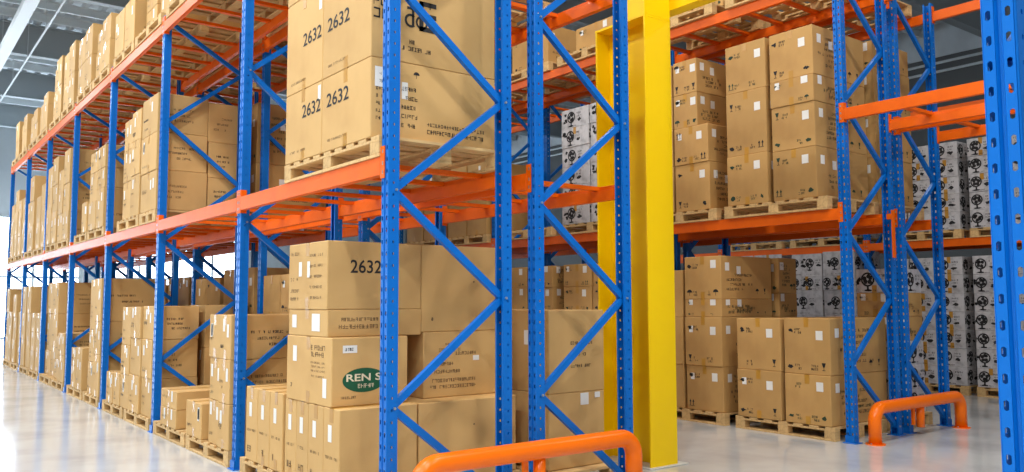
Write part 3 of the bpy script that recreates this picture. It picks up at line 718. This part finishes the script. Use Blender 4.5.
# ------------------------------------------------------------------ right rear rack row
D = lambda *a, **k: stack('C2', *a, **k)
pallet('C2', 'G', 0, .30, 1.5, x0=6.80, x1=7.72); pallet('C2', 'G', 0, 1.65, 2.9, x0=6.70, x1=7.72)
zz = [.147+.29*(t+1) for t in range(6)]
D('G', 0, 7.03, 7.7, .36, .84, zz, style=['W', 'W', 'W', 'C', 'C', 'W']); D('G', 0, 6.95, 7.68, .86, 1.4, [.6, .95], style='C')
D('G', 0, 6.71, 7.1, 1.72, 2.26, [.7, 1.3, 1.6, 2.06], style='C'); D('G', 0, 6.71, 7.1, 2.28, 2.86, [.7, 1.3, 1.6, 2.0], style='C', detail=1)
pallet('C2', 'L1', 0, .30, 1.5, x0=6.70, x1=7.72); pallet('C2', 'L1', 0, 1.65, 2.9, x0=6.70, x1=7.72)
D('L1', 0, 6.76, 7.6, .36, .9, [3.2, 3.75, 4.3, 4.62], style='C'); D('L1', 0, 6.71, 7.5, .92, 1.46, [3.2, 3.75, 4.3, 4.75], style='C')
D('L1', 0, 6.71, 7.6, 1.7, 2.8, [3.2, 4.3], style='C', detail=1)
for k in (1, 2):
    y = .1+k*LC+.15
    for q in range(2):
        pallet('C2', 'G', k, y, y+1.3, x0=6.7, x1=7.72); D('G', k, 6.71, 7.7, y+.02, y+1.28, [.9, 1.5], style='C', detail=0); y += 1.5
pallet('C2', 'L1', 1, .1+LC+.15, .1+LC+1.45, x0=6.7, x1=7.72)
for t in range(2): D('L1', 1, 6.72, 7.65, .1+LC+.17+.64*t, .1+LC+.79+.64*t, [2.647+.29*(q+1) for q in range(6)], style='W')
for k in range(2):
    for q in range(2): pallet('C2', 'L2', k, .1+k*LC+.25+1.45*q, .1+k*LC+1.5+1.45*q, x0=6.7, x1=7.72)
# ------------------------------------------------------------------ far rack with white cartons
Wk = lambda *a, **k: stack('D1', *a, **k)
for bay, y in ((0, -1.55), (1, .0), (1, 1.45), (2, 3.30), (2, 4.8)):
    pallet('D1', 'G', bay, y, y+1.32, x0=11.22, x1=12.2)
    if y > 3:
        for q in range(2): Wk('G', bay, 11.24, 12.1, y+.01+.655*q, y+.655+.655*q, [.35, .79, 1.235, 1.70, 1.955, 2.40])
        continue
    for q in range(3 if y > -1 else 2):
        a = y+.01+.44*q; Wk('G', bay, 11.24, 12.1, a, a+.43, [.147+.294*(t+1) for t in range(7)])
for bay, y in ((1, .0), (1, 1.45), (2, 3.30)):
    pallet('D1', 'L1', bay, y, y+1.32, x0=11.22, x1=12.2)
    for s in range(3): Wk('L1', bay, 11.24, 12.1, y+.01+.44*s, y+.44+.44*s, [2.647+.287*(t+1) for t in range(5)])
pallet('D1', 'L1', 2, 4.8, 6.1, x0=11.22, x1=12.2)
# ------------------------------------------------------------------ yellow column and its beam
b = MB()
x0, x1, y0, y1, H = 2.985, 3.34, .50, 1.17, 4.17
b.box((x0, y0, 0), (x1, y0+.02, H), c=.003); b.box((x0, y1-.02, 0), (x1, y1, H), c=.003); b.box((3.155, y0+.02, 0), (3.17, y1-.02, H))
b.box((x0, y0, H), (x1, y1, H+.02)); b.box((x0, y0, H+.02), (x1, y0+.02, H+.75), c=.003)
for z in (1.6, 3.1):
    b.box((3.17, y0+.02, z), (x1-.01, y1-.02, z+.012))
col = b.build('steel_column', M_YEL); tag(col, 'bright yellow steel column standing beside the end of the racks', 'column')
b = MB(); b.box((x0-.04, y0-.05, 0.001), (x1+.1, y1+.06, .01), c=.004); b.build('grout_pad', M_CONC, col)
b = MB()
b.box((x1+.001, -1.6, H+.12), (x1+.15, y1-.02, H+.135)); b.box((x1+.001, -1.6, H+.42), (x1+.15, y1-.02, H+.435)); b.box((x1+.001, -1.6, H+.135), (x1+.012, y1-.02, H+.42))
tag(b.build('steel_beam', M_YEL), 'yellow horizontal steel beam carried by the yellow column', 'beam')
# ------------------------------------------------------------------ guards
def guard(xa, xb, y, top, lab):
    o = bpy.data.objects.new('rack_guard', None); COL.objects.link(o); o.location = (xa, y, 0); tag(o, lab, 'guard rail', 'orange tube guards')
    L = xb-xa; r = .066; zc_ = top-r; R_ = .14; pts = [(0, 0, .01)]
    for k in range(9):
        t = math.pi/2*k/8; pts.append((R_-R_*math.cos(t), 0, zc_-R_+R_*math.sin(t)))
    for k in range(9):
        t = math.pi/2*k/8; pts.append((L-R_+R_*math.sin(t), 0, zc_-R_+R_*math.cos(t)))
    pts.append((L, 0, .01)); b = MB(); b.tube(pts, r, 28); b.build('guard_tube', M_ORG2, o, True)
    for x in (0, L):
        b = MB(); b.tube([(x, 0, 0), (x, 0, .01)], .1, 24); fl = b.build('floor_flange', M_ORG2, o)
        for s in (-1, 1):
            b = MB(); b.tube([(x+.083*s, 0, .01), (x+.083*s, 0, .022)], .008, 8); b.build('anchor_bolt', M_STEEL, fl)
    b = MB(); b.tube([(L/2+.04, .02, .09), (L/2+.04, .02, top-.1)], .045, 16); b.build('bracket', M_ORG2, o, True)
    b = MB(); b.box((L/2-.09, .03, .12), (L/2-.05, .06, top-.08), c=.003); b.build('bracket', M_ORG2, o)
guard(.15, 2.065, -.19, .53, 'thick orange tube guard in front of the near rack end, lower centre')
guard(5.78, 7.69, -.05, .44, 'orange tube guard on the floor in front of the right rack end')
b = MB(); b.box((6.44, .03, 1.98), (6.50, .045, 2.52), c=.003); b.box((6.44, .045, 2.42), (6.50, .098, 2.48))
tag(b.build('spacer_bar', M_ORG), 'short orange bar hanging on the right rack frame below the middle shelf', 'bar')
